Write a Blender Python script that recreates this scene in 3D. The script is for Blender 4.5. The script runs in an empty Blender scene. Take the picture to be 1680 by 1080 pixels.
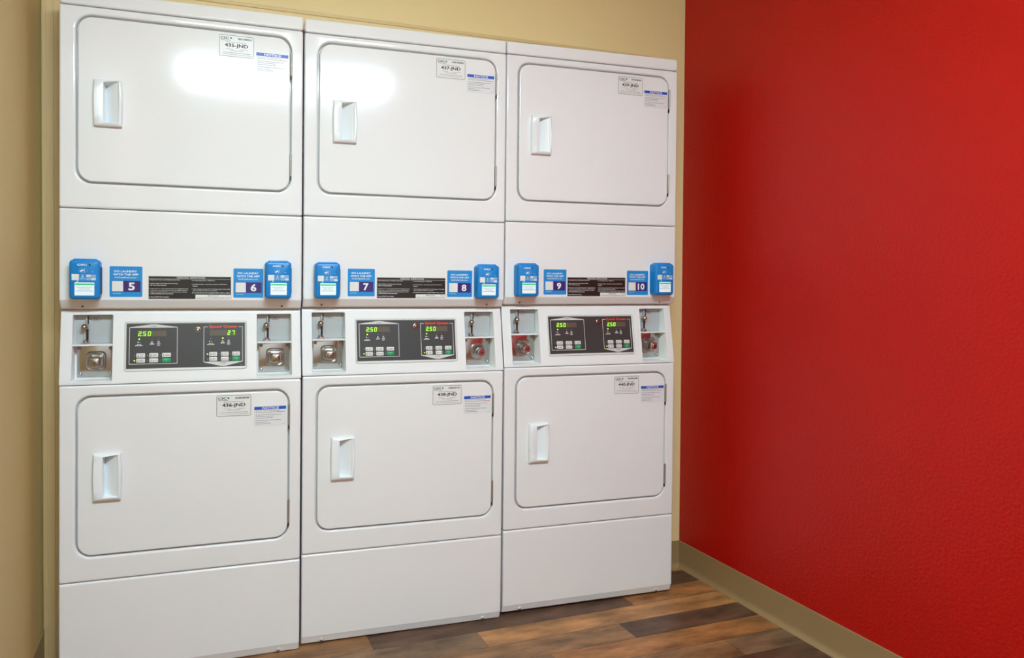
import bpy, math, random
from mathutils import Vector, Matrix, Euler
random.seed(7)
C = bpy.context.scene.collection
S = bpy.context.scene
PI = math.pi

# ------------------------------------------------------------------ camera, light, exposure
cam = bpy.data.cameras.new('camera'); co = bpy.data.objects.new('camera', cam); C.objects.link(co)
co.location = (0.3445, -2.0326, 1.1548)
co.rotation_euler = (1.5546, -0.0045, -0.3092)
cam.sensor_width = 36.0; cam.lens = 1076.0/1680*36
cam.shift_x = 0.1874*1000/1680; cam.shift_y = -0.0581*1000/1680
cam.clip_start = 0.02
S.camera = co
S.view_settings.view_transform = 'Standard'
S.view_settings.look = 'None'
S.view_settings.gamma = 1.0
S.view_settings.use_curve_mapping = False
S.view_settings.exposure = 0.0
w = bpy.data.worlds.new('World'); S.world = w; w.use_nodes = True
w.node_tree.nodes['Background'].inputs[0].default_value = (0.9, 0.93, 1, 1)
w.node_tree.nodes['Background'].inputs[1].default_value = 0.3
LAMP = 112.0          # emission of the ceiling fixture's diffuser

# ------------------------------------------------------------------ room dimensions
XL, XR, YB, YF, ZC = -0.0725, 2.2627, 0.1625, -3.7, 2.44

# ------------------------------------------------------------------ materials
def srgb(r, g, b):
    f = lambda c: (c/255/12.92) if c/255 <= .04045 else ((c/255+.055)/1.055)**2.4
    return (f(r), f(g), f(b), 1)
MATS = {}
def mat(name, col, rough=.5, metal=0, emit=0, coat=0, bump=None, spec=None, mottle=0):
    if name in MATS: return MATS[name]
    m = bpy.data.materials.new(name); m.use_nodes = True
    nt = m.node_tree; b = nt.nodes['Principled BSDF']
    b.inputs['Base Color'].default_value = col
    b.inputs['Roughness'].default_value = rough
    b.inputs['Metallic'].default_value = metal
    if spec is not None: b.inputs['Specular IOR Level'].default_value = spec
    if coat:
        b.inputs['Coat Weight'].default_value = coat; b.inputs['Coat Roughness'].default_value = .12
    if emit:
        b.inputs['Emission Color'].default_value = col; b.inputs['Emission Strength'].default_value = emit
    tc = nt.nodes.new('ShaderNodeTexCoord')
    if bump:
        sc, st, dist = bump
        n = nt.nodes.new('ShaderNodeTexNoise'); n.inputs['Scale'].default_value = sc; n.inputs['Detail'].default_value = 4
        bp = nt.nodes.new('ShaderNodeBump'); bp.inputs['Strength'].default_value = st; bp.inputs['Distance'].default_value = dist
        nt.links.new(tc.outputs['Object'], n.inputs['Vector'])
        nt.links.new(n.outputs['Fac'], bp.inputs['Height']); nt.links.new(bp.outputs['Normal'], b.inputs['Normal'])
    if mottle:
        n = nt.nodes.new('ShaderNodeTexNoise'); n.inputs['Scale'].default_value = 3.5; n.inputs['Detail'].default_value = 6
        nt.links.new(tc.outputs['Object'], n.inputs['Vector'])
        mx = nt.nodes.new('ShaderNodeMix'); mx.data_type = 'RGBA'
        mx.inputs[6].default_value = tuple(c*(1-mottle) for c in col[:3])+(1,)
        mx.inputs[7].default_value = tuple(min(1, c*(1+mottle)) for c in col[:3])+(1,)
        nt.links.new(n.outputs['Fac'], mx.inputs[0]); nt.links.new(mx.outputs[2], b.inputs['Base Color'])
    MATS[name] = m; return m

WHITE = mat('white_enamel', srgb(232, 232, 233), .115, bump=(900, .02, .0004), mottle=.012)
WHITE2 = mat('white_moulded_plastic', srgb(236, 240, 243), .28)
CONS = mat('white_console_enamel', srgb(232, 234, 235), .38, mottle=.012)
GREYP = mat('grey_painted_plate', srgb(180, 184, 186), .45)
CHROME = mat('polished_steel', srgb(190, 188, 185), .17, 1)
STEEL = mat('satin_steel', srgb(190, 186, 180), .3, 1)
BRASS = mat('worn_nickel', srgb(176, 160, 138), .3, 1)
HINGE = mat('hinge_steel', srgb(172, 166, 158), .5, .8)
DARK = mat('dark_slot', srgb(18, 18, 18), .5)
CTRL = mat('control_black', srgb(58, 57, 58), .42)
BLACKP = mat('instruction_black', srgb(38, 33, 31), .22)
SILV = mat('print_silver', srgb(206, 206, 204), .4)
PW = mat('print_white', srgb(238, 238, 238), .4)
PG = mat('print_grey', srgb(120, 120, 120), .5)
PLG = mat('print_light_grey', srgb(176, 176, 176), .5)
PK = mat('print_black', srgb(40, 40, 42), .5)
PBLUE = mat('print_notice_blue', srgb(22, 82, 190), .4)
TEAL = mat('print_teal', srgb(20, 130, 130), .4)
PAPER = mat('sticker_white', srgb(226, 226, 224), .35)
PAPER2 = mat('sticker_clear_white', srgb(222, 223, 226), .3)
APPB = mat('sticker_blue', srgb(18, 138, 210), .3)
PURP = mat('sticker_purple', srgb(58, 36, 108), .3)
READB = mat('reader_blue', srgb(0, 128, 204), .3)
READD = mat('reader_dark_blue', srgb(10, 70, 130), .35)
ICON = mat('reader_icon_pale', srgb(160, 200, 225), .35)
SCREEN = mat('reader_screen', srgb(215, 228, 235), .3, emit=.28)
SCRG = mat('screen_green_bar', srgb(30, 190, 115), .3, emit=.25)
SCRT = mat('screen_text', srgb(150, 165, 172), .3, emit=.15)
LED = mat('led_green', srgb(140, 255, 25), .4, emit=1.3)
LEDY = mat('led_yellow_green', srgb(190, 255, 30), .4, emit=1.3)
LEDOFF = mat('led_off', srgb(170, 170, 165), .4)
DISP = mat('display_window', srgb(92, 82, 70), .3)
SEGOFF = mat('segment_off', srgb(104, 94, 80), .3)
GREEN = mat('button_green', srgb(0, 155, 95), .4)
BUTT = mat('button_white', srgb(222, 222, 218), .4)
RED = mat('print_red', srgb(232, 62, 42), .4)
KEYR = mat('key_ring_copper', srgb(190, 130, 115), .3, 1)
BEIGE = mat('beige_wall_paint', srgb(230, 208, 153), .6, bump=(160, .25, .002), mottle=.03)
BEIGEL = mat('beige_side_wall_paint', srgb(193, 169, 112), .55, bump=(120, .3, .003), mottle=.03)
TRIMM = mat('beige_trim_paint', srgb(216, 188, 138), .45)
REDW = mat('red_wall_paint', srgb(176, 12, 4), .36, bump=(110, .55, .004), mottle=.06, spec=.35)
BASEM = mat('taupe_cove_base', srgb(150, 122, 84), .5)
CEIL = mat('ceiling_white', srgb(245, 245, 243), .8, bump=(90, .3, .003))
FRONTM = mat('white_wall_paint', srgb(236, 237, 236), .6)
DIFF = mat('lamp_diffuser', (.715, .912, 1, 1), .5, emit=LAMP)
FIXM = mat('fixture_white', srgb(235, 235, 235), .4)

# ------------------------------------------------------------------ mesh builder
class MB:
    """collects geometry; xf maps (x, z, out) in a panel's own plane to local 3-D"""
    def __init__(s, fn=None):
        s.v = []; s.f = []; s.mi = []; s.ms = []; s.fn = fn
    def _m(s, m):
        if m not in s.ms: s.ms.append(m)
        return s.ms.index(m)
    def add(s, vs, fs, m):
        o = len(s.v); s.v += [tuple(v) for v in vs]; k = s._m(m)
        for f in fs: s.f.append(tuple(i+o for i in f)); s.mi.append(k)
    def P(s, x, z, d):                      # d = how far out of the surface
        if s.fn: return s.fn(x, z, d)
        return (x, -d, z)
    def box(s, x0, x1, y0, y1, z0, z1, m):
        vs = [(x, y, z) for x in (x0, x1) for y in (y0, y1) for z in (z0, z1)]
        s.add(vs, [(0, 1, 3, 2), (4, 6, 7, 5), (0, 4, 5, 1), (2, 3, 7, 6), (0, 2, 6, 4), (1, 5, 7, 3)], m)
    def loft(s, loops, m, cap0=False, cap1=True, n=5):
        """loops of rounded rectangles (x0,x1,z0,z1,r,d) lofted; the last faces out"""
        vs = []; k = 4*(n+1)
        for (x0, x1, z0, z1, r, d) in loops:
            r = max(r, 1e-5)
            for ci, (cx, cz, a0) in enumerate(((x1-r, z1-r, 0), (x0+r, z1-r, 90), (x0+r, z0+r, 180), (x1-r, z0+r, 270))):
                for j in range(n+1):
                    a = math.radians(a0+90*j/n)
                    x = cx+r*math.cos(a); z = cz+r*math.sin(a)
                    dd = d(z) if callable(d) else d
                    vs.append(s.P(x, z, dd))
        fs = []
        for l in range(len(loops)-1):
            for j in range(k):
                a = l*k+j; b = l*k+(j+1) % k
                fs.append((a, b, b+k, a+k))
        if cap0: fs.append(tuple(reversed(range(k))))
        if cap1: fs.append(tuple(range((len(loops)-1)*k, len(loops)*k)))
        # orientation: loops run counter-clockwise seen from +y.. flip for the front
        s.add(vs, [tuple(reversed(f)) for f in fs], m)
    def slab(s, x0, x1, z0, z1, r, d0, d1, m, bev=.0):
        L = [(x0, x1, z0, z1, r, d0)]
        if bev:
            L += [(x0, x1, z0, z1, r, d1-bev), (x0+bev*.3, x1-bev*.3, z0+bev*.3, z1-bev*.3, max(r-bev*.3, 0), d1-bev*.3),
                  (x0+bev, x1-bev, z0+bev, z1-bev, max(r-bev, 0), d1)]
        else: L += [(x0, x1, z0, z1, r, d1)]
        s.loft(L, m)
    def rect(s, x0, x1, z0, z1, d, m):
        s.add([s.P(x0, z0, d), s.P(x1, z0, d), s.P(x1, z1, d), s.P(x0, z1, d)], [(0, 1, 2, 3)], m)
    def poly(s, pts, d, m):
        s.add([s.P(x, z, d) for x, z in pts], [tuple(range(len(pts)))], m)
    def ring(s, x0, x1, z0, z1, r, t, d, m, n=4):       # thin printed outline
        vs = []; k = 4*(n+1)
        for (q, rr) in ((0, r), (t, max(r-t, 1e-5))):
            X0, X1, Z0, Z1 = x0+q, x1-q, z0+q, z1-q
            for (cx, cz, a0) in ((X1-rr, Z1-rr, 0), (X0+rr, Z1-rr, 90), (X0+rr, Z0+rr, 180), (X1-rr, Z0+rr, 270)):
                for j in range(n+1):
                    a = math.radians(a0+90*j/n); vs.append(s.P(cx+rr*math.cos(a), cz+rr*math.sin(a), d))
        s.add(vs, [(j, (j+1) % k, (j+1) % k+k, j+k) for j in range(k)], m)
    def disc(s, x, z, r, d, m, n=14, rz=None):
        rz = rz or r
        s.add([s.P(x+r*math.cos(2*PI*i/n), z+rz*math.sin(2*PI*i/n), d) for i in range(n)], [tuple(range(n))], m)
    def turn(s, x, z, prof, m, n=20):                   # lathe about the out axis: prof = [(radius, d)...]
        vs = []
        for (r, d) in prof:
            for i in range(n): vs.append(s.P(x+r*math.cos(2*PI*i/n), z+r*math.sin(2*PI*i/n), d))
        fs = []
        for l in range(len(prof)-1):
            for i in range(n):
                a = l*n+i; b = l*n+(i+1) % n; fs.append((a, b, b+n, a+n))
        fs.append(tuple(range((len(prof)-1)*n, len(prof)*n)))
        s.add(vs, fs, m)
    def ball(s, x, z, d, r, m, n=14):
        vs = []; fs = []
        for i in range(1, n):
            t = PI*i/n
            for j in range(n):
                a = 2*PI*j/n; vs.append(s.P(x+r*math.sin(t)*math.cos(a), z+r*math.sin(t)*math.sin(a), d+r*math.cos(t)))
        for i in range(n-2):
            for j in range(n):
                fs.append((i*n+j, i*n+(j+1) % n, (i+1)*n+(j+1) % n, (i+1)*n+j))
        fs.append(tuple(range(n))); fs.append(tuple(range((n-2)*n, (n-1)*n)))
        s.add(vs, fs, m)
    def lines(s, x0, x1, zs, h, d, m, wd=(.0035, .009), gap=.0012, fill=None):   # rows of small print
        for i, z in enumerate(zs):
            x = x0; end = x1 if fill is None else x0+(x1-x0)*fill[i]
            while x < end-.0008:
                q = min(x+random.uniform(*wd), end); s.rect(x, q, z-h/2, z+h/2, d, m); x = q+gap
    def text(s, st, x0, x1, z0, z1, d, m, bold=0, fit=True, align='L'):
        vs, fs = text_mesh(st, bold)
        a0 = min(v[0] for v in vs); a1 = max(v[0] for v in vs); b0 = min(v[1] for v in vs); b1 = max(v[1] for v in vs)
        sz = (z1-z0)/(b1-b0); sx = (x1-x0)/(a1-a0) if fit else sz
        if not fit and (a1-a0)*sx > (x1-x0): sx = (x1-x0)/(a1-a0)
        off = 0 if fit or align == 'L' else ((x1-x0)-(a1-a0)*sx)/2
        s.add([s.P(x0+off+(v[0]-a0)*sx, z0+(v[1]-b0)*sz, d) for v in vs], fs, m)
    def build(s, name, parent=None, smooth=35):
        me = bpy.data.meshes.new(name); me.from_pydata(s.v, [], s.f)
        for m in s.ms: me.materials.append(m)
        me.polygons.foreach_set('material_index', s.mi)
        me.update()
        if smooth:
            me.polygons.foreach_set('use_smooth', [True]*len(me.polygons))
            me.set_sharp_from_angle(angle=math.radians(smooth))
        me.update()
        o = bpy.data.objects.new(name, me); C.objects.link(o)
        if parent: o.parent = parent
        return o
TC = {}
def text_mesh(st, bold):
    k = (st, bold)
    if k not in TC:
        cu = bpy.data.curves.new('t', 'FONT'); cu.body = st; cu.size = 1; cu.offset = bold; cu.resolution_u = 2
        o = bpy.data.objects.new('t', cu); C.objects.link(o)
        me = bpy.data.meshes.new_from_object(o)
        TC[k] = ([(v.co.x, v.co.y) for v in me.vertices], [tuple(p.vertices) for p in me.polygons])
        bpy.data.objects.remove(o); bpy.data.meshes.remove(me); bpy.data.curves.remove(cu)
    return TC[k]
def wn(o):
    m = o.modifiers.new('weighted', 'WEIGHTED_NORMAL'); m.keep_sharp = True; m.weight = 100; return o
def tag(o, label=None, cat=None, group=None, kind=None):
    if label: o['label'] = label
    if cat: o['category'] = cat
    if group: o['group'] = group
    if kind: o['kind'] = kind
    return o
def empty(name, loc, rot=(0, 0, 0)):
    e = bpy.data.objects.new(name, None); C.objects.link(e); e.location = loc; e.rotation_euler = rot; e.empty_display_size = .1
    return e
def struct(mb, name, label=None, cat=None, smooth=0):
    o = mb.build(name, None, smooth); o['kind'] = 'structure'
    tag(o, label, cat); return o

# ------------------------------------------------------------------ the room
t = .12
b = MB()   # back wall: lies around the opening the dryers stand in
b.box(XL, XR, YB, YB+.03, 1.999, ZC, BEIGE); b.box(XL, -.0085, YB, YB+.03, 0, 1.999, BEIGE); b.box(2.093, XR, YB, YB+.03, 0, 1.999, BEIGE)
struct(b, 'wall_back', 'beige wall behind and above the three stacked dryers', 'wall')
b = MB(); b.box(XL, XR, .86, .9, 0, ZC, BEIGE)
struct(b, 'wall_alcove', 'rear wall of the recess behind the dryers', 'wall')
b = MB(); b.box(XR, XR+t, YF, .9, 0, ZC, REDW)
struct(b, 'wall_right', 'red painted wall right of the dryers with orange peel texture', 'wall')
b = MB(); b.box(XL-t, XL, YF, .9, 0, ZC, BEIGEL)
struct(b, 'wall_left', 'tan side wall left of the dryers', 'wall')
b = MB(); b.box(XL-t, XR+t, YF-t, YF, 0, ZC, FRONTM)
struct(b, 'wall_front', 'pale wall facing the dryers', 'wall')
b = MB(); b.box(XL-t, XR+t, YF-t, .9, ZC, ZC+.1, CEIL)
struct(b, 'ceiling', 'white ceiling above the laundry room', 'ceiling')

# floor of wood planks: every plank has its own tone
def floor_mat():
    m = bpy.data.materials.new('wood_plank_vinyl'); m.use_nodes = True; nt = m.node_tree; N = nt.nodes; L = nt.links
    bs = N['Principled BSDF']; bs.inputs['Roughness'].default_value = .42
    at = N.new('ShaderNodeAttribute'); at.attribute_name = 'tone'
    tc = N.new('ShaderNodeTexCoord'); mp = N.new('ShaderNodeMapping'); mp.inputs['Scale'].default_value = (4.0, 13, 1)
    av = N.new('ShaderNodeVectorMath'); av.operation = 'ADD'
    L.new(tc.outputs['Object'], mp.inputs[0]); L.new(mp.outputs[0], av.inputs[0])
    sc = N.new('ShaderNodeVectorMath'); sc.operation = 'SCALE'; sc.inputs['Scale'].default_value = 37
    L.new(at.outputs['Color'], sc.inputs[0]); L.new(sc.outputs[0], av.inputs[1])
    n1 = N.new('ShaderNodeTexNoise'); n1.inputs['Scale'].default_value = 1.6; n1.inputs['Detail'].default_value = 8; n1.inputs['Roughness'].default_value = .62
    L.new(av.outputs[0], n1.inputs['Vector'])
    mp2 = N.new('ShaderNodeMapping'); mp2.inputs['Scale'].default_value = (4, 90, 1); L.new(tc.outputs['Object'], mp2.inputs[0])
    n2 = N.new('ShaderNodeTexNoise'); n2.inputs['Scale'].default_value = 2.5; n2.inputs['Detail'].default_value = 5; L.new(mp2.outputs[0], n2.inputs['Vector'])
    r1 = N.new('ShaderNodeMapRange'); r1.inputs[1].default_value = .3; r1.inputs[2].default_value = .7; r1.inputs[3].default_value = .42; r1.inputs[4].default_value = 1.55
    r2 = N.new('ShaderNodeMapRange'); r2.inputs[1].default_value = .3; r2.inputs[2].default_value = .7; r2.inputs[3].default_value = .85; r2.inputs[4].default_value = 1.12
    L.new(n1.outputs['Fac'], r1.inputs[0]); L.new(n2.outputs['Fac'], r2.inputs[0])
    mu = N.new('ShaderNodeMath'); mu.operation = 'MULTIPLY'; L.new(r1.outputs[0], mu.inputs[0]); L.new(r2.outputs[0], mu.inputs[1])
    vm = N.new('ShaderNodeVectorMath'); vm.operation = 'SCALE'; L.new(at.outputs['Color'], vm.inputs[0]); L.new(mu.outputs[0], vm.inputs['Scale'])
    L.new(vm.outputs[0], bs.inputs['Base Color'])
    bp = N.new('ShaderNodeBump'); bp.inputs['Strength'].default_value = .08; bp.inputs['Distance'].default_value = .001
    L.new(n2.outputs['Fac'], bp.inputs['Height']); L.new(bp.outputs[0], bs.inputs['Normal'])
    return m
LT, MD, DK, GY, OR = srgb(172, 122, 74), srgb(136, 98, 64), srgb(90, 65, 49), srgb(118, 91, 66), srgb(158, 107, 62)
PWD = .0925; Y0 = -.065
rows = {  # row index counted from y = Y0 towards the camera; (joint x list, tones)
    -2: ([1.1, 2.05], [MD, DK, DK]), -1: ([.9, 1.87], [MD, DK, OR]),
    0: ([.35, 1.253], [OR, GY, LT]), 1: ([.75, 1.738], [MD, MD, DK]), 2: ([.55, 1.42], [DK, GY, OR]),
    3: ([1.05, 2.0], [OR, MD, GY]), 4: ([.7, 1.6], [GY, LT, DK])}
vs = []; fs = []; cols = []; NB = math.ceil((.9-Y0)/PWD); NF = math.ceil((Y0-YF)/PWD)
for r in range(-NB, NF+1):
    y1 = min(Y0-PWD*r, .9); y0 = max(y1-PWD if r > -NB else Y0-PWD*(r+1), YF-.1)
    if r in rows: js, tn = rows[r]
    else:
        js = []; x = XL+random.uniform(.1, .9)
        while x < XR: js.append(x); x += .95
        tn = [random.choice([LT, MD, DK, GY, OR]) for _ in range(len(js)+1)]
    xs = [XL-.05]+js+[XR+.05]
    for i in range(len(xs)-1):
        o = len(vs); g = .0006
        vs += [(xs[i]+g, y0+g, 0), (xs[i+1]-g, y0+g, 0), (xs[i+1]-g, y1-g, 0), (xs[i]+g, y1-g, 0)]
        fs.append((o, o+1, o+2, o+3)); k = random.uniform(.95, 1.05); cols.append(tuple(c*k for c in tn[i][:3])+(1,))
o = len(vs); zz = -.0004   # dark backing seen in the joints, closed slab below
vs += [(XL-.1, YF-.1, zz), (XR+.1, YF-.1, zz), (XR+.1, .9, zz), (XL-.1, .9, zz), (XL-.1, YF-.1, -.1), (XR+.1, YF-.1, -.1), (XR+.1, .9, -.1), (XL-.1, .9, -.1)]
fs += [(o, o+1, o+2, o+3), (o+7, o+6, o+5, o+4), (o, o+4, o+5, o+1), (o+1, o+5, o+6, o+2), (o+2, o+6, o+7, o+3), (o+3, o+7, o+4, o)]
cols += [srgb(50, 36, 28)]*6
me = bpy.data.meshes.new('floor'); me.from_pydata(vs, [], fs); me.materials.append(floor_mat())
ca = me.color_attributes.new('tone', 'FLOAT_COLOR', 'CORNER')
for p in me.polygons:
    for li in p.loop_indices: ca.data[li].color = cols[p.index]
fo = bpy.data.objects.new('floor', me); C.objects.link(fo); fo['kind'] = 'structure'
tag(fo, 'brown wood plank floor of mixed tones', 'floor')

# cove base: vertical strip with a small toe that curves out at the floor
def cove(name, p0, p1, nrm, label):
    prof = [(0, .1045), (.003, .1045), (.0042, .103), (.0042, .024), (.006, .014), (.010, .007), (.0165, .003), (.018, 0), (0, 0)]
    vs = []; k = len(prof)
    for (x, y) in (p0, p1):
        for (d, z) in prof: vs.append((x+nrm[0]*d, y+nrm[1]*d, z))
    fs = [(j, (j+1) % k, (j+1) % k+k, j+k) for j in range(k)]+[tuple(range(k)), tuple(reversed(range(k, 2*k)))]
    m = MB(); m.add(vs, fs, BASEM); o = struct(m, name, label, 'baseboard', 35); return o
cove('baseboard_right', (XR, YF), (XR, YB), (-1, 0), 'taupe cove base along the red wall')
cove('baseboard_back', (2.095, YB), (XR-.004, YB), (0, -1), 'short taupe cove base between dryers and red wall')
cove('baseboard_left', (XL, YF), (XL, YB), (1, 0), 'dark taupe cove base along the tan left wall')
b = MB(); b.loft([(-.0085, 2.093, 2.050, 2.062, .002, -YB), (-.0085, 2.093, 2.050, 2.062, .002, -YB+.002), (-.0075, 2.092, 2.052, 2.060, .001, -YB+.0035)], TRIMM)
struct(b, 'trim_1', 'thin beige moulding running just above the dryer tops', 'trim')
b = MB()
b.box(XL+.004, -.038, YB-.010, YB, 0, 2.42, TRIMM); b.box(-.038, -.0085, YB-.004, YB, 0, 2.42, TRIMM)
b.box(-.062, -.058, YB-.0125, YB-.009, 0, 2.42, TRIMM)
struct(b, 'trim_2', 'narrow beige vertical casing between left wall and dryers', 'trim')

# ceiling fixture (its glare shows on the upper doors)
L0 = empty('ceiling_light', (.78, -2.0, ZC))
tag(L0, 'long white ceiling light fixture above the laundry room', 'ceiling light')
b = MB(); b.box(-.63, .63, -.17, .17, -.03, 0, FIXM); b.build('housing', L0, 0)
b = MB(lambda x, z, d: (x, z, -d)); b.loft([(-.57, .57, -.095, .095, .03, .031), (-.57, .57, -.095, .095, .03, .05), (-.55, .55, -.075, .075, .03, .068)], DIFF, cap0=True)
b.build('diffuser', L0, 0)

# ------------------------------------------------------------------ the dryers
W = .683
def slant(z): return -.03*(z-.8633)/.2067                       # console face leans back towards its top
SN = Vector((0, -1, -.145)).normalized()
def PC(x, z, d):                                                # point d out of the leaning console face
    return (x, -slant(z)+SN.y*d, z+SN.z*d)
SEG = {'0': 'abcdef', '2': 'abged', '5': 'afgcd', '7': 'abc'}
def digit(mb, ch, x, z, wd, h, d, on, off=None, dot=False):
    t = wd*.21; sl = .10*h
    def sh(px, pz): return (x+px+sl*(pz/h), z+pz)
    seg = {'a': (t*.5, h-t, wd-t*.5, h), 'd': (t*.5, 0, wd-t*.5, t), 'g': (t*.5, h/2-t/2, wd-t*.5, h/2+t/2),
           'f': (0, h/2+t*.2, t, h-t*.5), 'b': (wd-t, h/2+t*.2, wd, h-t*.5), 'e': (0, t*.5, t, h/2-t*.2), 'c': (wd-t, t*.5, wd, h/2-t*.2)}
    lit = SEG.get(ch, '')
    for k, (a, b_, c, e) in seg.items():
        m = on if k in lit else off
        if m: mb.poly([sh(a, b_), sh(c, b_), sh(c, e), sh(a, e)], d+(.0001 if k in lit else 0), m)
    if dot: mb.poly([sh(wd*1.12, 0), sh(wd*1.35, 0), sh(wd*1.35, t), sh(wd*1.12, t)], d+.0001, on)

def number_sticker(door, code, x0, z0, glare=False):
    b = MB(); x1, z1 = x0+.1015, z0+.0635; e = .0003
    b.slab(x0, x1, z0, z1, .004, 0, e, PAPER); b.ring(x0, x1, z0, z1, .004, .0011, e+.0001, PK)
    d = e+.0001
    b.text('CSC', x0+.004, x0+.029, z1-.0128, z1-.0055, d, PK, .03)
    b.disc(x0+.0345, z1-.0085, .003, d, TEAL); b.lines(x0+.005, x0+.034, [z1-.0155], .0016, d, PG)
    x = x0+.055
    while x < x1-.006:
        q = random.choice([.0005, .0009, .0013]); b.rect(x, x+q, z1-.0115, z1-.006, d, PK); x += q+random.choice([.0004, .0006, .0009])
    b.lines(x0+.02, x1-.02, [z1-.0205], .0012, d, PG)
    b.text(code, x0+.0165, x1-.0165, z0+.0255, z0+.0393, d, PK, .028)
    b.lines(x0+.02, x0+.04, [z0+.0225], .0011, d, PG); b.lines(x1-.042, x1-.018, [z0+.0225], .0011, d, PG)
    b.text('1-877-264-6622', x0+.032, x1-.031, z0+.0165, z0+.0200, d, PG)
    b.lines(x0+.012, x1-.010, [z0+.0115, ], .0013, d, PG); b.lines(x0+.008, x1-.006, [z0+.0065], .0016, d, PLG)
    o = b.build('number_sticker', door, 0); o['label'] = 'white framed sticker printed %s' % code; return o
def notice_sticker(door, x0, z0):
    b = MB(); x1, z1 = x0+.0965, z0+.0595; e = .0003; d = e+.0001
    b.slab(x0, x1, z0, z1, .001, 0, e, PAPER2); b.ring(x0, x1, z0, z1, .001, .0004, d, PLG)
    b.rect(x0, x1, z1-.0098, z1, d, PBLUE); b.text('NOTICE', x0+.024, x1-.022, z1-.0083, z1-.0015, d+.0001, PW, .02)
    b.lines(x0+.004, x1-.004, [z1-.0135, z1-.018], .0013, d, PG, fill=[.83, 1])
    b.rect(x0+.067, x1-.004, z1-.0187, z1-.0173, d+.0001, mat('print_dull_red', srgb(200, 90, 80), .5))
    b.lines(x0+.004, x1-.004, [z1-.0255, z1-.0305, z1-.0355], .0014, d, PG, fill=[.9, .62, .6])
    b.lines(x0+.004, x1-.004, [z1-.0425, z1-.0480, z1-.0530], .0014, d, PG, fill=[.88, .44, .52])
    b.lines(x1-.012, x1-.004, [z1-.0545], .0009, d, PLG)
    o = b.build('notice_sticker', door, 0); o['label'] = 'small white sticker with a blue NOTICE heading'; return o

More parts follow.
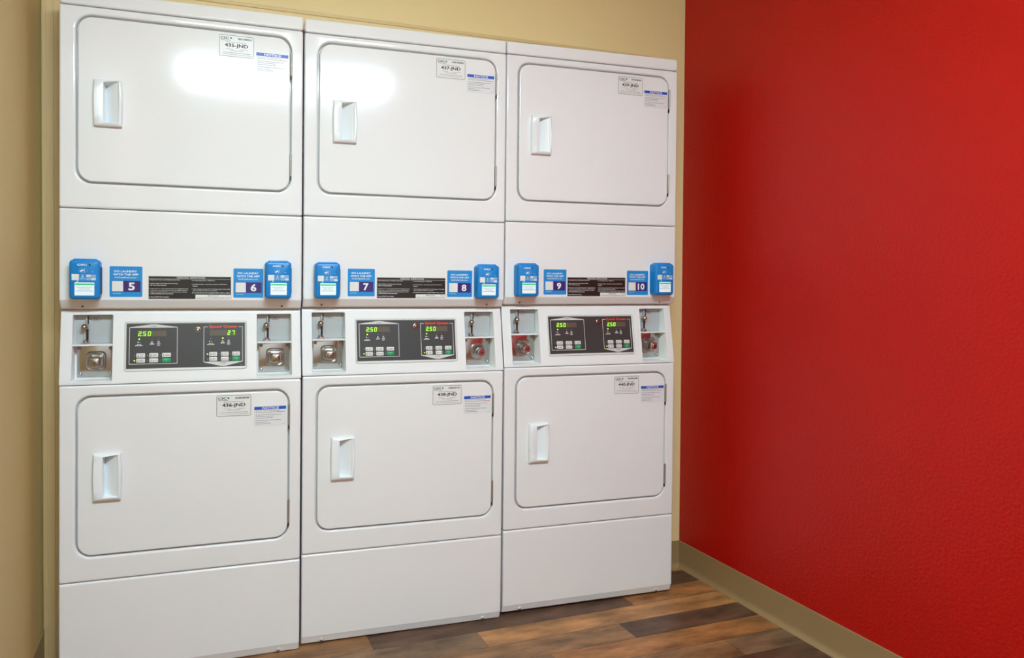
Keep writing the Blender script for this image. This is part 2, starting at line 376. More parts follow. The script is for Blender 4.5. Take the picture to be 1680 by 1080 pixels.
def door(D, x0, x1, z0, z1, hz0, hz1, hinges, code, num, notice, name_lbl):
    g = .0054; r = .043
    X0, X1, Z0, Z1 = x0+g, x1-g+.001, z0+g, z1-g
    b = MB()
    b.loft([(X0, X1, Z0, Z1, r-g, -.0180), (X0, X1, Z0, Z1, r-g, -.004), (X0+.0006, X1-.0006, Z0+.0006, Z1-.0006, r-g, -.0015),
            (X0+.002, X1-.002, Z0+.002, Z1-.002, r-g-.001, -.0003), (X0+.004, X1-.004, Z0+.004, Z1-.004, r-g-.003, 0),
            (.0905+.014, .165-.004, hz0+.006, hz1-.003, .002, 0), (.0905+.014, .165-.004, hz0+.006, hz1-.003, .002, -.0215)], WHITE, n=8)
    d = wn(b.build('door', D)); d['label'] = name_lbl
    # recessed pull: raised surround with a scooped pocket that is deepest on its left
    hx0, hx1 = .0905, .165; b = MB(); n = 10
    def outline(inset, dd):        # outline with bowed sides, taller at the top
        pts = []
        H = hz1-hz0; w_ = hx1-hx0
        for i in range(n+1): u = i/n; pts.append((hx0+inset-.0022*math.sin(PI*u), hz0+inset+(H-2*inset)*u))
        for i in range(1, n): u = i/n; pts.append((hx0+inset+(w_-2*inset)*u, hz1-inset))
        for i in range(n+1): u = i/n; pts.append((hx1-inset+.0022*math.sin(PI*u), hz1-inset-(H-2*inset)*u))
        for i in range(1, n): u = i/n; pts.append((hx1-inset-(w_-2*inset)*u, hz0+inset))
        return [(x, z, dd(x, z) if callable(dd) else dd) for x, z in pts]
    def inner(a, dd):
        pts = []; ax0, ax1, az0, az1 = hx0+.026+a, hx1-.0085-a, hz0+.010+a, hz1-.0095-a
        H = az1-az0; w_ = ax1-ax0; rr = .006
        for i in range(n+1): u = i/n; pts.append((ax0, az0+H*u))
        for i in range(1, n): u = i/n; pts.append((ax0+w_*u, az1+.005*u))
        for i in range(n+1): u = i/n; pts.append((ax1+.0012*math.sin(PI*u), az1+.005*(1-u)-(H)*u))
        for i in range(1, n): u = i/n; pts.append((ax1-w_*u, az0))
        return [(x, z, dd((x-ax0)/w_, z) if callable(dd) else dd) for x, z in pts]
    rim = lambda x, z: .013+.005*math.sin(PI*(z-hz0)/(hz1-hz0))*.5
    loops = [outline(0, 0), outline(.0003, .006), outline(.0012, .011), outline(.0035, rim),
             inner(-.001, .0155), inner(0, .0148), inner(.0012, lambda u, z: .013-.026*(1-u)), inner(.003, lambda u, z: .0115-.030*max(0, 1-u)**1.2)]
    k = len(loops[0]); vs = []
    for lp in loops: vs += [(x, -dd, z) for x, z, dd in lp]
    fs = []
    for l in range(len(loops)-1):
        for j in range(k): a = l*k+j; c = l*k+(j+1) % k; fs.append((a, a+k, c+k, c))
    # floor of the pocket as strips between left and right rails
    base = (len(loops)-1)*k
    Lr = [base+i for i in range(n+1)]; T = [base+n+i for i in range(1, n)]; Rr = [base+2*n-0+i for i in range(n+1)]; Bt = [base+3*n+i for i in range(1, n)]
    b.add(vs, fs, WHITE2)
    pv = []; A0 = loops[-1]; m_ = 8
    left = A0[0:n+1]; right = list(reversed(A0[2*n:3*n+1]))
    for i in range(n+1):
        for j in range(m_+1):
            u = j/m_; x = left[i][0]*(1-u)+right[i][0]*u; z = left[i][1]*(1-u)+right[i][1]*u
            dd = .0115-.030*max(0, 1-u)**1.2
            pv.append((x, -dd, z))
    b.add(pv, [(i*(m_+1)+j, i*(m_+1)+j+1, (i+1)*(m_+1)+j+1, (i+1)*(m_+1)+j) for i in range(n) for j in range(m_)], WHITE2)
    h = b.build('handle', d, 50); h['label'] = 'white moulded recessed pull handle'
    for (a0, a1) in hinges:
        b = MB(); hx = x1-.0015
        for i in range(3):
            q0 = a0+(a1-a0)*i/3+.0004; q1 = a0+(a1-a0)*(i+1)/3-.0004
            vs = []; m = 10
            for z in (q0, q1):
                for j in range(m): an = 2*PI*j/m; vs.append((hx+.0032*math.cos(an), -.0008+.0032*math.sin(an), z))
            b.add(vs, [(j, (j+1) % m, (j+1) % m+m, j+m) for j in range(m)]+[tuple(range(m)), tuple(range(m, 2*m))], HINGE)
        b.box(hx+.001, hx+.0035, -.0008, .004, a0-.002, a1+.002, HINGE)
        b.box(hx-.0015, hx+.0015, -.0003, .004, a0-.012, a0-.001, DARK)
        h = b.build('hinge', d, 40); h['label'] = 'steel barrel hinge'
    number_sticker(d, code, *num); notice_sticker(d, *notice)
    return d

def panel(D, name, z0, z1, hole=None, m=WHITE, y=0, bevel=None):
    """flat front panel with rolled edges, optional door opening"""
    b = MB(); e = .006; x0, x1 = -.0006, W+.0006
    L = [(x0, x1, z0, z1, .006, -.022), (x0, x1, z0, z1, .006, -.006), (x0+.0006, x1-.0006, z0+.0006, z1-.0006, .0055, -.0035),
         (x0+.002, x1-.002, z0+.002, z1-.002, .005, -.0013), (x0+.0045, x1-.0045, z0+.0045, z1-.0045, .004, -.0002), (x0+.007, x1-.007, z0+.007, z1-.007, .003, 0)]
    if hole:
        hx0, hx1, hz0, hz1 = hole; r = .043
        L += [(hx0-.007, hx1+.005, hz0-.007, hz1+.007, r+.007, 0), (hx0-.003, hx1+.002, hz0-.003, hz1+.003, r+.003, -.0012),
              (hx0-.0008, hx1+.0008, hz0-.0008, hz1+.0008, r, -.0032), (hx0, hx1, hz0, hz1, r, -.006), (hx0, hx1, hz0, hz1, r, -.0190), (hx0+.012, hx1-.012, hz0+.012, hz1-.012, r-.012, -.0190), (hx0+.012, hx1-.012, hz0+.012, hz1-.012, r-.012, -.022)]
        b.loft(L, m, cap1=False, n=8)
    else: b.loft(L, m, n=5)
    return wn(b.build(name, D))

def bevel_panel(D, name, z0, zb, z1, back):
    """panel whose bottom edge slopes back, with a notch for each screw"""
    b = MB(); x0, x1 = -.0006, W+.0006
    prof = [(.022, z1), (.006, z1), (.0035, z1-.0006), (.0013, z1-.002), (.0002, z1-.0045), (0, z1-.007), (0, zb+.003), (.0006, zb+.0008), (.002, zb-.0012),
            (back-.004, z0+.004), (back-.001, z0+.0012), (back+.002, z0), (back+.02, z0)]
    xs = [(x0, .006), (x0+.0006, .0035), (x0+.002, .0013), (x0+.0045, .0002), (x0+.007, 0), (x1-.007, 0), (x1-.0045, .0002), (x1-.002, .0013), (x1-.0006, .0035), (x1, .006)]
    vs = []
    k = len(prof)
    for (x, dy) in xs:
        for (y, z) in prof: vs.append((x, max(y, 0)+dy if y < .02 else y, z))
    fs = [(i*k+j, i*k+j+1, (i+1)*k+j+1, (i+1)*k+j) for i in range(len(xs)-1) for j in range(k-1)]
    # ends
    o = len(vs)
    for x in (x0, x1): vs += [(x, .03, z1), (x, .03, z0)]
    fs.append(tuple(range(k))+(o+1, o)); fs.append(tuple(reversed([(len(xs)-1)*k+j for j in range(k)]))+(o+2, o+3))
    b.add(vs, fs, WHITE)
    return wn(b.build(name, D))

def screw(D, x, z, y, tilt, lbl='small dark screw in the lower edge'):
    ny, nz = -math.cos(tilt), -math.sin(tilt)
    fn = lambda px, pz, d: (x+px, y+pz*math.sin(tilt)*-1+ny*d, z+pz*math.cos(tilt)+nz*d)
    b = MB(fn)
    b.turn(0, 0, [(.0085, 0), (.008, .0012), (.006, .0016)], WHITE2, 18)
    b.turn(0, 0, [(.0045, .0014), (.0042, .003), (.003, .0042)], STEEL, 14)
    b.disc(0, 0, .0024, .0043, DARK, 6)
    o = b.build('screw', D, 40); o['label'] = lbl

def app_sticker(D, num, x0, z0, lbl):
    b = MB(); s = .0885; x1, z1 = x0+s, z0+s; e = .0004; d = e+.0001
    b.slab(x0, x1, z0, z1, .003, 0, e, APPB)
    b.text('DO LAUNDRY', x0+.0125, x1-.0145, z1-.0175, z1-.0115, d, PW, .024)
    b.text('WITH THE APP', x0+.0095, x1-.011, z1-.0265, z1-.0205, d, PW, .024)
    b.text('GetPayMobile.com', x0+.0135, x1-.0165, z1-.0355, z1-.0300, d, PW, .012)
    b.rect(x0+.0055, x1-.005, z0+.0145, z0+.0470, d, PURP)
    b.rect(x0+.0065, x0+.0365, z0+.0160, z0+.0460, d+.0001, PAPER)       # plain square, the code itself is left out
    wn_ = .0175 if len(num) == 1 else .028
    cx = x0+.0595
    b.text(num, cx-wn_/2, cx+wn_/2, z0+.0190, z0+.0420, d+.0001, PW, .03)
    b.lines(x0+.009, x0+.031, [z0+.0105], .0018, d, ICON)
    o = b.build('app_sticker', D, 0); o['label'] = lbl

def instruction(D):
    b = MB(); x0, x1, z0, z1 = .2360, .4715, 1.1090, 1.1780; e = .0006; d = e+.0001
    b.slab(x0, x1, z0, z1, .002, 0, e, BLACKP); b.ring(x0, x1, z0, z1, .002, .0014, d, SILV)
    b.text('OPERATING  INSTRUCTIONS', x0+.079, x1-.076, z1-.0075, z1-.0025, d, SILV, .02)
    b.rect(x0+.0015, x1-.0015, z1-.0090, z1-.0083, d, SILV)
    h = .0030
    def tx(s, x, y, wd): b.text(s, x, x+wd, z1-y-h, z1-y, d, PW, .012)
    a = x0+.0025
    tx('1. Open Dryer Door, Load Clothes, Close Door.', a, .0105, .087)
    tx('2. Select Fabric and Temperature Settings', a, .0210, .080); tx('OR Turn Fabric Selector.', a+.003, .0258, .046)
    for i, s in enumerate(['3. Insert Coins or Card (as Required). Use Additional Coins', 'or Card for more Drying Time, OR, Turn TIMER KNOB to', 'obtain desired Drying Time. Last 2-8 minutes of Cycle', 'is COOL-DOWN after Heat Period.']):
        tx(s, a+(0 if i == 0 else .003), .0365+.0048*i, [.109, .105, .102, .064][i])
    tx('4. Press START Pad or Button.', a, .0605, .056)
    a = x0+.1215
    tx('5. To Stop Drying Cycle - OPEN Door.', a, .0115, .067)
    tx('6. To Restart Dryer - Close Door and Push START Pad or', a, .0225, .102); tx('Button.', a+.003, .0275, .014)
    tx('7. When Display indicates "00" Time Remaining or Timer Light', a, .0370, .110); tx('goes out, Remove Clothes from Dryer.', a+.003, .0420, .070)
    tx('IF CLOTHES ARE NOT DRY AS DESIRED, REPEAT STEPS 2, 3 AND 4.', a+.001, .0482, .109)
    b.rect(x0+.132, x1-.002, z0+.0012, z0+.0140, d, PAPER)
    b.text('IMPORTANT', x0+.167, x0+.199, z0+.0088, z0+.0124, d+.0001, PK, .01)
    b.text('CLEAN LINT FILTER BEFORE EACH LOAD', x0+.135, x1-.0045, z0+.0028, z0+.0062, d+.0001, PK, .005)
    b.lines(x1-.018, x1-.006, [z0+.0112], .0010, d+.0001, PG)
    o = b.build('instruction_plate', D, 0); o['label'] = 'black plate of white operating instructions'

def control(D, cfg):
    fx0, fx1, fz0, fz1 = .1700, .5195, .8985, 1.0435
    b = MB(PC)
    b.loft([(fx0, fx1, fz0, fz1, .007, 0), (fx0+.0003, fx1-.0003, fz0+.0003, fz1-.0003, .007, .0015), (fx0+.0018, fx1-.0018, fz0+.0018, fz1-.0018, .0055, .0026),
            (fx0+.0045, fx1-.0045, fz0+.0055, fz1-.0050, .003, .0022), (fx0+.0055, fx1-.0058, fz0+.0070, fz1-.0062, .001, .0008)], SILV)
    bx0, bx1, bz0, bz1 = .1757, .5130, .9062, 1.0368; d = .0011; bw = bx1-bx0; bh = bz1-bz0
    b.rect(bx0, bx1, bz0, bz1, d, CTRL); d += .0001
    X = lambda u: bx0+u*bw
    Z = lambda v: bz1-v*bh
    lw = .0016
    def frame(u0, u1, v0, v1, up):
        x0, x1, z1, z0 = X(u0), X(u1), Z(v0), Z(v1); cx = (x0+x1)/2
        b.rect(x0, x0+lw, z0+.001, z1-.001, d, SILV); b.rect(x1-lw, x1, z0+.001, z1-.001, d, SILV)
        if up:
            b.poly([(x0+.0012, z0), (x1-.0012, z0), (x1, z0+lw), (x0, z0+lw)], d, SILV)
            b.poly([(x0, z1-lw), (x1, z1-lw), (x1-.0008, z1), (cx+.006, Z(.018)), (cx-.006, Z(.018)), (x0+.0008, z1)], d, SILV)
            b.text('UPPER', cx-.0085, cx+.0085, z1+.0008, z1+.0036, d+.0001, PK, .01)
        else:
            b.poly([(x0+.0008, z0), (cx-.006, Z(.985)), (cx+.006, Z(.985)), (x1-.0008, z0), (x1, z0+lw), (x0, z0+lw)], d, SILV)
            b.text('LOWER', cx-.0085, cx+.0085, z0-.0042, z0-.0014, d+.0001, PK, .01)
            b.rect(x0+.001, x0+.012, z1-lw, z1, d, SILV); b.rect(x1-.012, x1-.001, z1-lw, z1, d, SILV)
    frame(.021, .420, .080, .905, True); frame(.640, .981, .080, .895, False)
    b.lines(X(.955), X(.985), [Z(.97)], .0011, d, PG)
    b.text('Speed Queen', X(.688), X(.932), Z(.127), Z(.045), d+.0002, RED, .035)
    def icons(cols, top):
        for i, u in enumerate(cols):
            x = X(u)
            if i == 0:
                b.rect(x-.0045, x-.0020, top-.0055, top-.0025, d, PW); b.rect(x, x+.004, top-.0050, top-.0036, d, PLG)
                b.lines(x-.006, x+.006, [top-.0105], .0015, d, PW); b.lines(x-.011, x+.010, [top-.0138], .0017, d, PW)
            elif i == 1:
                b.rect(x-.0022, x+.0015, top-.004, top-.0020, d, PW); b.lines(x-.0035, x+.004, [top-.0066], .0015, d, PW); b.lines(x-.0062, x+.0060, [top-.0098], .0022, d, PW)
            else:
                b.poly([(x-.0034, top-.0010), (x-.0022, top-.0006), (x+.0034, top-.0052), (x+.0024, top-.0056)], d, PW)
                b.poly([(x+.0034, top-.0010), (x+.0022, top-.0006), (x-.0034, top-.0052), (x-.0024, top-.0056)], d+.00005, PW)
                b.lines(x-.0045, x+.005, [top-.0080, top-.0135], .0016, d, PW); b.lines(x-.0045, x+.004, [top-.0106], .0014, d, PLG)
    ic = [[.103, .208, .262], [.703, .806, .858]]
    for cset in ic: icons(cset, Z(.385))
    cp = b.build('control_panel', D, 40); cp['label'] = 'charcoal control panel in a silver frame'
    # displays
    for side, (u0, u1) in enumerate(((.088, .328), (.692, .922))):
        b = MB(PC); x0, x1, z0, z1 = X(u0), X(u1), Z(.292), Z(.158)
        b.slab(x0, x1, z0, z1, .0005, .001, .0014, DISP)
        n = 6; pw = (x1-x0-.002)/n; txt = cfg['disp'][side]
        for i in range(n):
            ch = txt[i]; b_dot = txt == '250   ' and i == 0
            digit(b, ch, x0+.001+i*pw+pw*.06, z0+.0022, pw*.62, (z1-z0)-.0044, .0015, LED, SEGOFF, b_dot)
        o = b.build('display', cp, 0); o['label'] = 'lit green digital display reading ' + ('2.50' if txt[0] == '2' else '27')
    # buttons and their lights
    cu = [[(.082, .153), (.187, .260), (.292, .365)], [(.690, .757), (.790, .857), (.889, .956)]]
    for side in (0, 1):
        rv = [(.662, .755), (.778, .868)]
        for r_ in (0, 1):
            for c in (0, 1, 2):
                u0, u1 = cu[side][c]; v0, v1 = rv[r_]
                x0, x1, z0, z1 = X(u0), X(u1), Z(v1), Z(v0); g = (r_ == 1 and c == 2)
                b = MB(PC); b.slab(x0, x1, z0, z1, .0018, .001, .0020, GREEN if g else BUTT, .0005)
                if g: b.text('START', x0+.006, x1-.006, z0+.0068, z0+.0088, .0021, PW); b.rect((x0+x1)/2-.0008, (x0+x1)/2+.0008, z0+.0020, z0+.0036, .0021, PW)
                elif (r_, c) == (1, 1): b.ring(x0+.0020, x0+.0055, z0+.0030, z1-.0030, .0008, .0006, .0021, PK); b.text('DELICATES', x0+.0065, x1-.0018, z0+.0042, z0+.0070, .0021, PK)
                else:
                    b.rect(x0+.0038, x0+.0052, z0+.0026, z1-.0024, .0021, PK if c < 2 else PG); b.disc(x0+.0045, z0+.0030, .0014, .0021, PK if c < 2 else PG, 8)
                    b.lines(x0+.0095, x1-.0045, [z0+.0078, z0+.0045], .0014, .0021, PG, gap=.0006)
                o = b.build('button', cp, 40); o['label'] = 'green start button' if g else 'pale rectangular button'
                lit = cfg['lit'][side] == (r_, c)
                xl = x0-.0052; zl = (z0+z1)/2
                b = MB(PC); b.turn(xl, zl, [(.0019 if lit else .0012, .001), (.0017 if lit else .0010, .0016), (.0008 if lit else .0005, .0020)], LEDY if lit else LEDOFF, 10)
                o = b.build('indicator_light', cp, 40); o['label'] = 'lit green indicator' if lit else 'unlit indicator dot'
        for i, u in enumerate(ic[side]):
            lit = cfg['st'][side] == i
            b = MB(PC); b.turn(X(u), Z(.348), [(.0023 if lit else .0011, .001), (.0020 if lit else .0009, .0016), (.001 if lit else .0005, .002)], LEDY if lit else LEDOFF, 10)
            o = b.build('indicator_light', cp, 40); o['label'] = 'lit green indicator' if lit else 'unlit indicator dot'
    b = MB(PC); x, z = X(.590), Z(.142)
    b.turn(x, z, [(.0098, .001), (.0095, .004), (.0080, .0052)], BRASS if cfg['key'] == 'n' else KEYR, 24)
    b.turn(x, z, [(.0068, .005), (.0066, .0062), (.0052, .0062), (.0050, .0055)], DARK, 24)
    b.turn(x, z, [(.0040, .005), (.0036, .0075), (.0018, .0080)], CHROME if cfg['key'] == 'n' else KEYR, 20)
    o = b.build('key_lock', cp, 40); o['label'] = 'round metal key lock'

def console(D):
    """leaning white face with two openings for the coin boxes"""
    b = MB(); xs = [-.0006, .0020, .0305, .1385, .5490, .6555, W-.0020, W+.0006]
    zs = [.8640, .8665, .8725, .9, .94, .98, 1.02, 1.0635, 1.0665, 1.0705]
    holes = [(.0305, .1385, .8725, 1.0635), (.549, .6555, .8725, 1.0635)]
    def Y(x, z):
        y = -slant(z)
        e = .0016 if x < .001 or x > W-.001 else 0
        e2 = .0016 if z < .8645 else 0
        return y+e+e2
    top = [(0, 1.0735, .0015), (0, 1.0765, .004), (0, 1.0785, .008), (0, 1.0795, .0135), (0, 1.0795, .05)]
    vs = []; fs = []; cols_ = len(xs)
    allz = [(z, None) for z in zs]+[(z, dy) for _, z, dy in top]
    for (z, dy) in allz:
        for x in xs: vs.append((x, Y(x, z) if dy is None else -slant(1.0705)+dy, z))
    R_ = len(allz)
    for i in range(R_-1):
        for j in range(cols_-1):
            cxm = (xs[j]+xs[j+1])/2; czm = (allz[i][0]+allz[i+1][0])/2
            if i < len(zs)-1 and any(h[0] < cxm < h[1] and h[2] < czm < h[3] for h in holes): continue
            fs.append((i*cols_+j, i*cols_+j+1, (i+1)*cols_+j+1, (i+1)*cols_+j))
    # sides and underside
    def side(j):
        x = xs[j]; o = len(vs)
        for (z, dy) in allz: vs.append((x, .09, z))
        for i in range(R_-1): fs.append((i*cols_+j, (i+1)*cols_+j, o+i+1, o+i) if j == 0 else (i*cols_+j, o+i, o+i+1, (i+1)*cols_+j))
    side(0); side(cols_-1)
    o = len(vs); vs.extend([(x, .09, zs[0]) for x in xs])
    for j in range(cols_-1): fs.append((j, o+j, o+j+1, j+1))
    b.add(vs, fs, CONS)
    c = wn(b.build('console', D)); return c

def coin_box(D, x0, x1, boss, side):
    z0, z1, zd = .8725, 1.0635, .976; YBk = -.056
    yb = lambda z: YBk
    b = MB()
    face = lambda o_: (lambda z: slant(z)+o_)
    # bezel and liner
    b.loft([(x0-.0022, x1+.0022, z0-.0022, z1+.0022, .005, face(0)), (x0-.0015, x1+.0015, z0-.0015, z1+.0015, .0045, face(.0012)),
            (x0, x1, z0, z1, .004, face(.0010)), (x0+.0010, x1-.0010, z0+.0010, z1-.0010, .003, face(-.0015)),
            (x0+.0015, x1-.0015, z0+.0015, z1-.0015, .001, YBk)], CONS, cap1=True)
    # shelf between the upper and the lower compartment
    b.box(x0+.0012, x1-.0012, -slant(zd)+.001, .056, zd-.0022, zd+.0022, CONS)
    cb = b.build('coin_box', D, 35); cb['label'] = 'recessed coin box %s of the control panel' % side
    # painted face plate with price oval
    b = MB(); px0, px1 = x0+.0040, x1-.0030
    b.slab(px0, px1, zd+.0030, z1-.0030, .001, -.0555, -.0520, GREYP, .0006)
    cx = x0+.0580; cz = z1-.0145
    n = 20
    for rr, m_, dd in (((.0145, .0058), PG, -.0518), ((.0131, .0044), GREYP, -.0515)):
        b.disc(cx, cz, rr[0], dd, m_, n, rr[1])
    b.text('25c', cx-.0065, cx+.0065, cz-.0022, cz+.0022, -.0512, PK, .02)
    o = b.build('coin_plate', cb, 35); o['label'] = 'pale grey coin acceptor plate'
    # coin chute: bent strip with slot, then lower coin slot and nut
    b = MB(); sx = x0+.0380
    b.slab(sx-.0065, sx+.0015, z1-.030, z1-.0040, .001, -.052, -.0445, PLG, .001)
    b.box(sx-.0005, sx+.0022, .0420, .0450, z1-.027, z1-.0045, DARK)
    b.add([(sx-.0065, .046, z1-.030), (sx+.0045, .040, z1-.031), (sx+.0045, .040, z1-.036), (sx-.0075, .046, z1-.037)], [(0, 1, 2, 3)], PLG)
    b.slab(sx-.0120, sx-.0050, zd+.012, z1-.041, .001, -.052, -.0460, PLG, .001)
    b.slab(sx-.0055, sx+.0005, zd+.012, z1-.043, .001, -.052, -.0450, DARK)
    o = b.build('coin_slot', cb, 35); o['label'] = 'steel coin chute with dark slot'
    b = MB(); b.turn(sx-.008, z1-.0365, [(.004, -.052), (.004, -.036)], STEEL, 12); b.ball(sx-.0085, z1-.0365, -.034, .0092, BRASS)
    o = b.build('return_knob', cb, 60); o['label'] = 'round nickel coin return knob'
    b = MB()
    for (hh, rr) in ((0, .0115), (.0045, .0092)):
        vs = []; n = 6 if hh == 0 else 12
        for q in (0, .0045 if hh == 0 else .004):
            for i in range(n): vs.append((sx-.006+rr*math.cos(2*PI*i/n), .041+rr*.75*math.sin(2*PI*i/n), zd+.0025+hh+q))
        b.add(vs, [(i, (i+1) % n, (i+1) % n+n, i+n) for i in range(n)]+[tuple(range(n)), tuple(range(n, 2*n))], CHROME)
    o = b.build('nut', cb, 30); o['label'] = 'chrome hexagonal nut'
    # vault plate with stamped boss, four bolts and the lock
    b = MB(); vx0, vx1, vz0, vz1 = x0+.0080, x1-.0035, z0+.0085, zd-.0040
    b.slab(vx0, vx1, vz0, vz1, .0015, -.0555, -.0500, STEEL if False else CHROME, .0008)
    bx, bz = (vx0+vx1)/2+.003, (vz0+vz1)/2+.001
    for i in range(3):
        for sxx in (vx0+.0065, vx1-.0065): b.disc(sxx, bz-.008+.007*i, .0011, -.0499, PG, 8)
    if boss == 'round':
        b.turn(bx, bz, [(.0275, -.0505), (.0268, -.045), (.0240, -.0425), (.0225, -.0425), (.0160, -.034), (.0150, -.030)], STEEL, 36)
    else:
        s = .0275
        b.loft([(bx-s, bx+s, bz-s, bz+s, .013, -.0505), (bx-s+.001, bx+s-.001, bz-s+.001, bz+s-.001, .0125, -.046), (bx-s+.003, bx+s-.003, bz-s+.003, bz+s-.003, .011, -.0435),
                (bx-s+.005, bx+s-.005, bz-s+.005, bz+s-.005, .010, -.0440), (bx-s+.009, bx+s-.009, bz-s+.009, bz+s-.009, .008, -.0480)], STEEL, n=8)
    o = b.build('vault_plate', cb, 40); o['label'] = 'polished steel coin vault plate with raised boss'
    for (qx, qz) in ((vx0+.0075, vz1-.0085), (vx1-.0065, vz1-.0085), (vx0+.0085, vz0+.0085), (vx1-.0065, vz0+.0085)):
        b = MB(); b.turn(qx, qz, [(.0050, -.0505), (.0050, -.0485), (.0043, -.0468), (.0026, -.0455), (.001, -.045)], BRASS if qz > bz else CHROME, 14)
        b.build('bolt', cb, 50)['label'] = 'domed steel bolt'
    b = MB(); s = .0140; lz = bz-.002
    if boss in ('round', 'cyl'):
        b.turn(bx, lz, [(.0140, -.047), (.0140, -.015), (.0130, -.0125), (.0115, -.0120)], CHROME, 28)
        b.turn(bx, lz, [(.0110, -.0122), (.0108, -.0105), (.0100, -.0098)], CHROME, 28)
    else:
        b.loft([(bx-s, bx+s, lz-s, lz+s, .006, -.0485), (bx-s, bx+s, lz-s, lz+s, .006, -.020), (bx-s+.0015, bx+s-.0015, lz-s+.0015, lz+s-.0015, .005, -.0165), (bx-s+.003, bx+s-.003, lz-s+.003, lz+s-.003, .004, -.0155)], CHROME, n=6)
        b.turn(bx+.001, lz, [(.0098, -.0157), (.0095, -.0140), (.0088, -.0135)], CHROME, 28)
    zf = -.0096 if boss in ('round', 'cyl') else -.0133
    b.rect(bx-.003, bx+.0060, lz-.0006, lz+.0018, zf, DARK); b.rect(bx-.002, bx+.0045, lz-.0050, lz-.0036, zf, DARK)
    o = b.build('lock', cb, 40); o['label'] = 'steel vault lock'

def reader_at(D_matrix, x0, x1, z0, z1, label, group='card readers on the dryers'):
    """wall-box card reader: thing of its own, bolted on the dryer's middle panel"""
    e = empty('card_reader', D_matrix @ Vector(((x0+x1)/2, 0, z0)), D_matrix.to_euler())
    tag(e, label, 'card reader', group)
    w_ = x1-x0; h = z1-z0; hw = w_/2
    b = MB()
    b.loft([(-hw, hw, 0, h-.003, .010, .0004), (-hw, hw, 0, h-.003, .010, .026), (-hw+.001, hw-.001, .001, h-.004, .0095, .030), (-hw+.003, hw-.003, .003, h-.006, .008, .0335),
            (-hw+.006, hw-.006, .006, h-.009, .006, .035)], READB, n=6)
    b.slab(-hw+.010, hw-.010, h-.012, h, .002, .003, .028, READB, .002)      # top lid of the housing
    d = .0352
    b.text('CSC', -hw+.021, hw-.0335, h-.0195, h-.0145, d, PW, .04)
    b.disc(hw-.0260, h-.0165, .0030, d, DARK, 12); b.poly([(hw-.0262, h-.0135), (hw-.0225, h-.0150), (hw-.0222, h-.0180), (hw-.0240, h-.0165)], d+.0001, mat('print_lime', srgb(120, 200, 90), .4))
    b.disc(-hw+.037, h-.0330, .0112, d, ICON, 24, .0068); b.disc(-hw+.037, h-.0330, .0107, d+.0001, READB, 24, .0063)
    for i in range(3):                                                         # contactless waves over the hand
        r = .003+i*.0022
        for j in range(5):
            a0 = math.radians(-35+14*j); a1 = a0+math.radians(14)
            cx, cz = -hw+.0330, h-.0330
            b.poly([(cx+r*math.cos(a0), cz+r*math.sin(a0)), (cx+(r+.0008)*math.cos(a0), cz+(r+.0008)*math.sin(a0)), (cx+(r+.0008)*math.cos(a1), cz+(r+.0008)*math.sin(a1)), (cx+r*math.cos(a1), cz+r*math.sin(a1))], d+.0002, PW)
    b.poly([(-hw+.0285, h-.0345), (-hw+.0345, h-.0300), (-hw+.0370, h-.0325), (-hw+.0330, h-.0365), (-hw+.0290, h-.0365)], d+.0002, PW)
    b.lines(hw-.0215, hw-.015, [h-.037], .0014, d, ICON)
    zt = h-.0435
    b.rect(-hw+.0075, -hw+.0260, zt-.0172, zt, d, PAPER)
    b.ring(-hw+.0280, -hw+.0430, zt-.0172, zt, .001, .0005, d, ICON); b.disc(-hw+.0355, zt-.0055, .0032, d, ICON, 14); b.lines(-hw+.0300, -hw+.0412, [zt-.0105, zt-.0135], .0020, d, ICON)
    for (a, c) in ((0, 0), (1, 0), (0, 1), (1, 1)):
        xx = -hw+.0450+a*.0128; zz = zt-.0012-c*.0088
        b.rect(xx, xx+.0115, zz-.0068, zz, d, PAPER if (a+c) % 2 == 0 else ICON)
        b.rect(xx+.0015, xx+.010, zz-.0045, zz-.0028, d+.0001, ICON if (a+c) % 2 == 0 else READB)
    b.disc(-hw+.022, zt-.0200, .0014, d, LED, 8)
    o = b.build('housing', e, 35); o['label'] = 'bright blue housing with white printed symbols'
    b = MB(); sx0, sx1, sz0, sz1 = -hw+.0150, hw-.0145, .0110, .0475
    b.slab(sx0, sx1, sz0, sz1, .001, .034, .0356, SCREEN)
    b.rect(sx0+.001, sx1-.001, sz1-.0075, sz1-.0030, .0357, SCRG)
    b.lines(sx0+.005, sx1-.006, [sz1-.0135], .0016, .0357, SCRT, wd=(.003, .006)); b.lines(sx0+.010, sx1-.010, [sz1-.0185], .0018, .0357, SCRT, wd=(.003, .006)); b.lines(sx0+.004, sx1-.005, [sz1-.0240], .0020, .0357, SCRT, wd=(.003, .006))
    o = b.build('screen', e, 0); o['label'] = 'lit white screen with green bar'
    for s in (1,):
        b = MB(); b.box(hw-.0005, hw+.0012, -.024, -.014, .014, h-.022, DARK); b.box(hw+.0002, hw+.0022, -.019, -.006, .016, h-.024, READD)
        o = b.build('side_latch', e, 0); o['label'] = 'dark strip along the right edge'
    return e

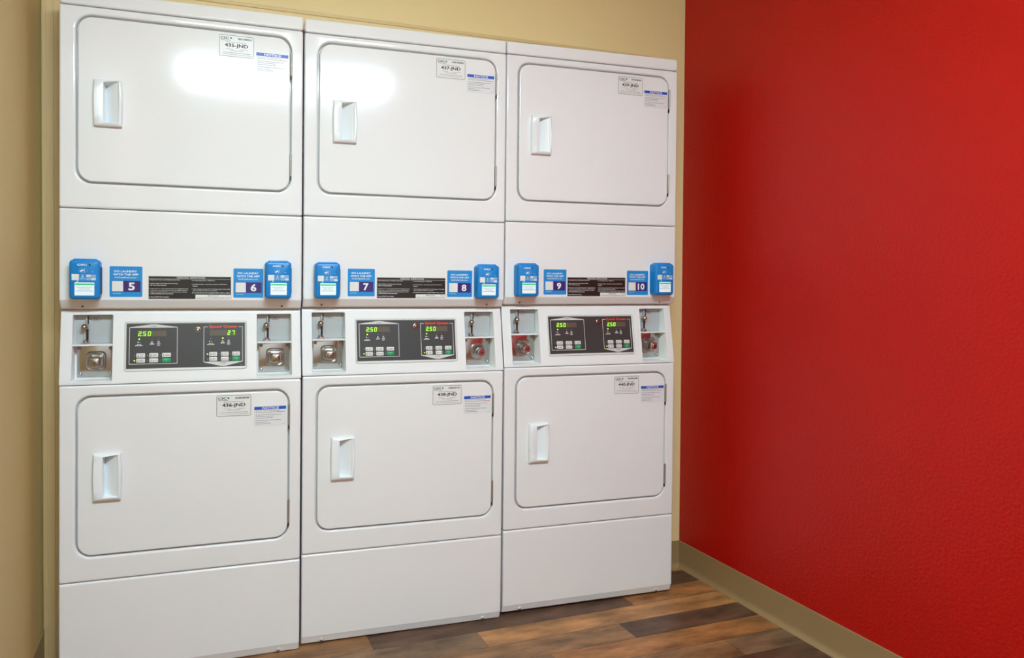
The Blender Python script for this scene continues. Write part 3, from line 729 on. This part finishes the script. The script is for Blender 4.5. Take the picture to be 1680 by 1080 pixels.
def dryer(i, loc, roll, yaw, cfg):
    D = empty('stacked_dryer', loc, (0, roll, yaw))
    # geometry below is in the old corner-based coordinates: shift by half a width
    D_off = Matrix.Translation(Vector((-W/2, 0, 0)))
    before = set(C.objects)
    zf = -loc[2]
    tag(D, cfg['label'], 'dryer', 'stacked coin dryers')
    b = MB()
    b.box(.003, W-.003, .0225, .66, .020, .8625, WHITE); b.box(.003, W-.003, .0905, .66, .8625, 1.0800, WHITE); b.box(.003, W-.003, .0225, .66, 1.0800, 1.9395, WHITE)
    b.box(.03, W-.03, .045, .64, zf+.0002, .0205, DARK)
    b.build('cabinet', D, 0)
    b = MB()
    b.loft([(.0, W, 1.9415, 1.984, .005, -.66), (.0, W, 1.9415, 1.984, .007, -.006), (.0006, W-.0006, 1.9421, 1.9832, .007, -.0030), (.002, W-.002, 1.9432, 1.9815, .007, -.0010), (.005, W-.005, 1.9455, 1.978, .006, .0003), (.008, W-.008, 1.948, 1.974, .005, .0005)], WHITE, cap0=True, n=5)
    wn(b.build('top_panel', D))
    panel(D, 'upper_front_panel', 1.3690, 1.9395, (.0425, .6485, 1.4395, 1.9165))
    door(D, .0425, .6485, 1.4395, 1.9165, 1.602, 1.735, [(1.490, 1.557), (1.798, 1.868)], cfg['up'], (.4325, 1.8385), (.5415, 1.8000), 'upper door with handle at left')
    bevel_panel(D, 'middle_panel', 1.0815, 1.1055, 1.3670, .018)
    for x in (.0590, .6240): screw(D, x, 1.0900, .0150-.0008, .62)
    console(D)
    panel(D, 'lower_front_panel', .2975, .8620, (.0425, .6480, .3665, .8320))
    door(D, .0425, .6480, .3665, .8320, .530, .666, [(.4145, .486), (.719, .784)], cfg['lo'], (.4300, .7555), (.5412, .7210), 'lower door with handle at left')
    bevel_panel(D, 'base_panel', .0075, .0325, .2955, .012)
    for x in (.0650, .6180): screw(D, x, .0170, .0062, .45, 'small screw in the bottom edge')
    nums = cfg['nums']
    app_sticker(D, nums[0], cfg['ax'], 1.1158, 'blue square sticker numbered %s' % nums[0])
    app_sticker(D, nums[1], .4775, 1.1145, 'blue square sticker numbered %s' % nums[1])
    instruction(D); control(D, cfg)
    coin_box(D, .0305, .1385, cfg['boss'][0], 'left'); coin_box(D, .5490, .6555, cfg['boss'][1], 'right')
    bpy.context.view_layer.update()
    for o in C.objects:                        # re-centre the parts about the dryer's base
        if o not in before and o.parent == D:
            o.matrix_parent_inverse = Matrix.Identity(4); o.location = (-W/2, 0, 0)
    M = Matrix.Translation(Vector(loc)) @ Euler((0, roll, yaw)).to_matrix().to_4x4() @ D_off
    for (x0, x1, z0, z1, lb) in cfg['readers']: reader_at(M, x0, x1, z0, z1, lb)
    return D
base = [((-.0079+W/2, .0100, -.0057), .0043, -.0266), ((.6839+W/2, .0028, -.0049), .0037, -.0437), ((1.3820+W/2, -.0128, .0005), .0007, -.0443)]
RD = 'blue card reader with lit screen '
cfgs = [
    dict(label='white stacked coin dryer at the left, doors marked 435-JND and 436-JND', up='435-JND', lo='436-JND', nums=('5', '6'), ax=.1318,
         disp=('250   ', '    27'), lit=((1, 0), (0, 0)), st=(0, 1), key='n', boss=('sq', 'sq'),
         readers=[(.0315, .1115, 1.1095, 1.2235, RD+'left of the blue sticker numbered 5'), (.5700, .6480, 1.1125, 1.2280, RD+'right of the blue sticker numbered 6')]),
    dict(label='white stacked coin dryer in the middle, doors marked 437-JND and 438-JND', up='437-JND', lo='438-JND', nums=('7', '8'), ax=.1413,
         disp=('250   ', '250   '), lit=((1, 0), (1, 0)), st=(0, 0), key='c', boss=('sq', 'round'),
         readers=[(.0330, .1120, 1.1090, 1.2235, RD+'left of the blue sticker numbered 7'), (.5720, .6510, 1.1100, 1.2245, RD+'right of the blue sticker numbered 8')]),
    dict(label='white stacked coin dryer beside the red wall, doors marked 439-JND and 440-JND', up='439-JND', lo='440-JND', nums=('9', '10'), ax=.1445,
         disp=('250   ', '250   '), lit=((1, 0), (1, 0)), st=(0, 0), key='c', boss=('cyl', 'sq'),
         readers=[(.0310, .1110, 1.1095, 1.2240, RD+'left of the blue sticker numbered 9'), (.5730, .6510, 1.1150, 1.2320, RD+'right of the blue sticker numbered 10')])]
for i in range(3): dryer(i, *base[i], cfgs[i])
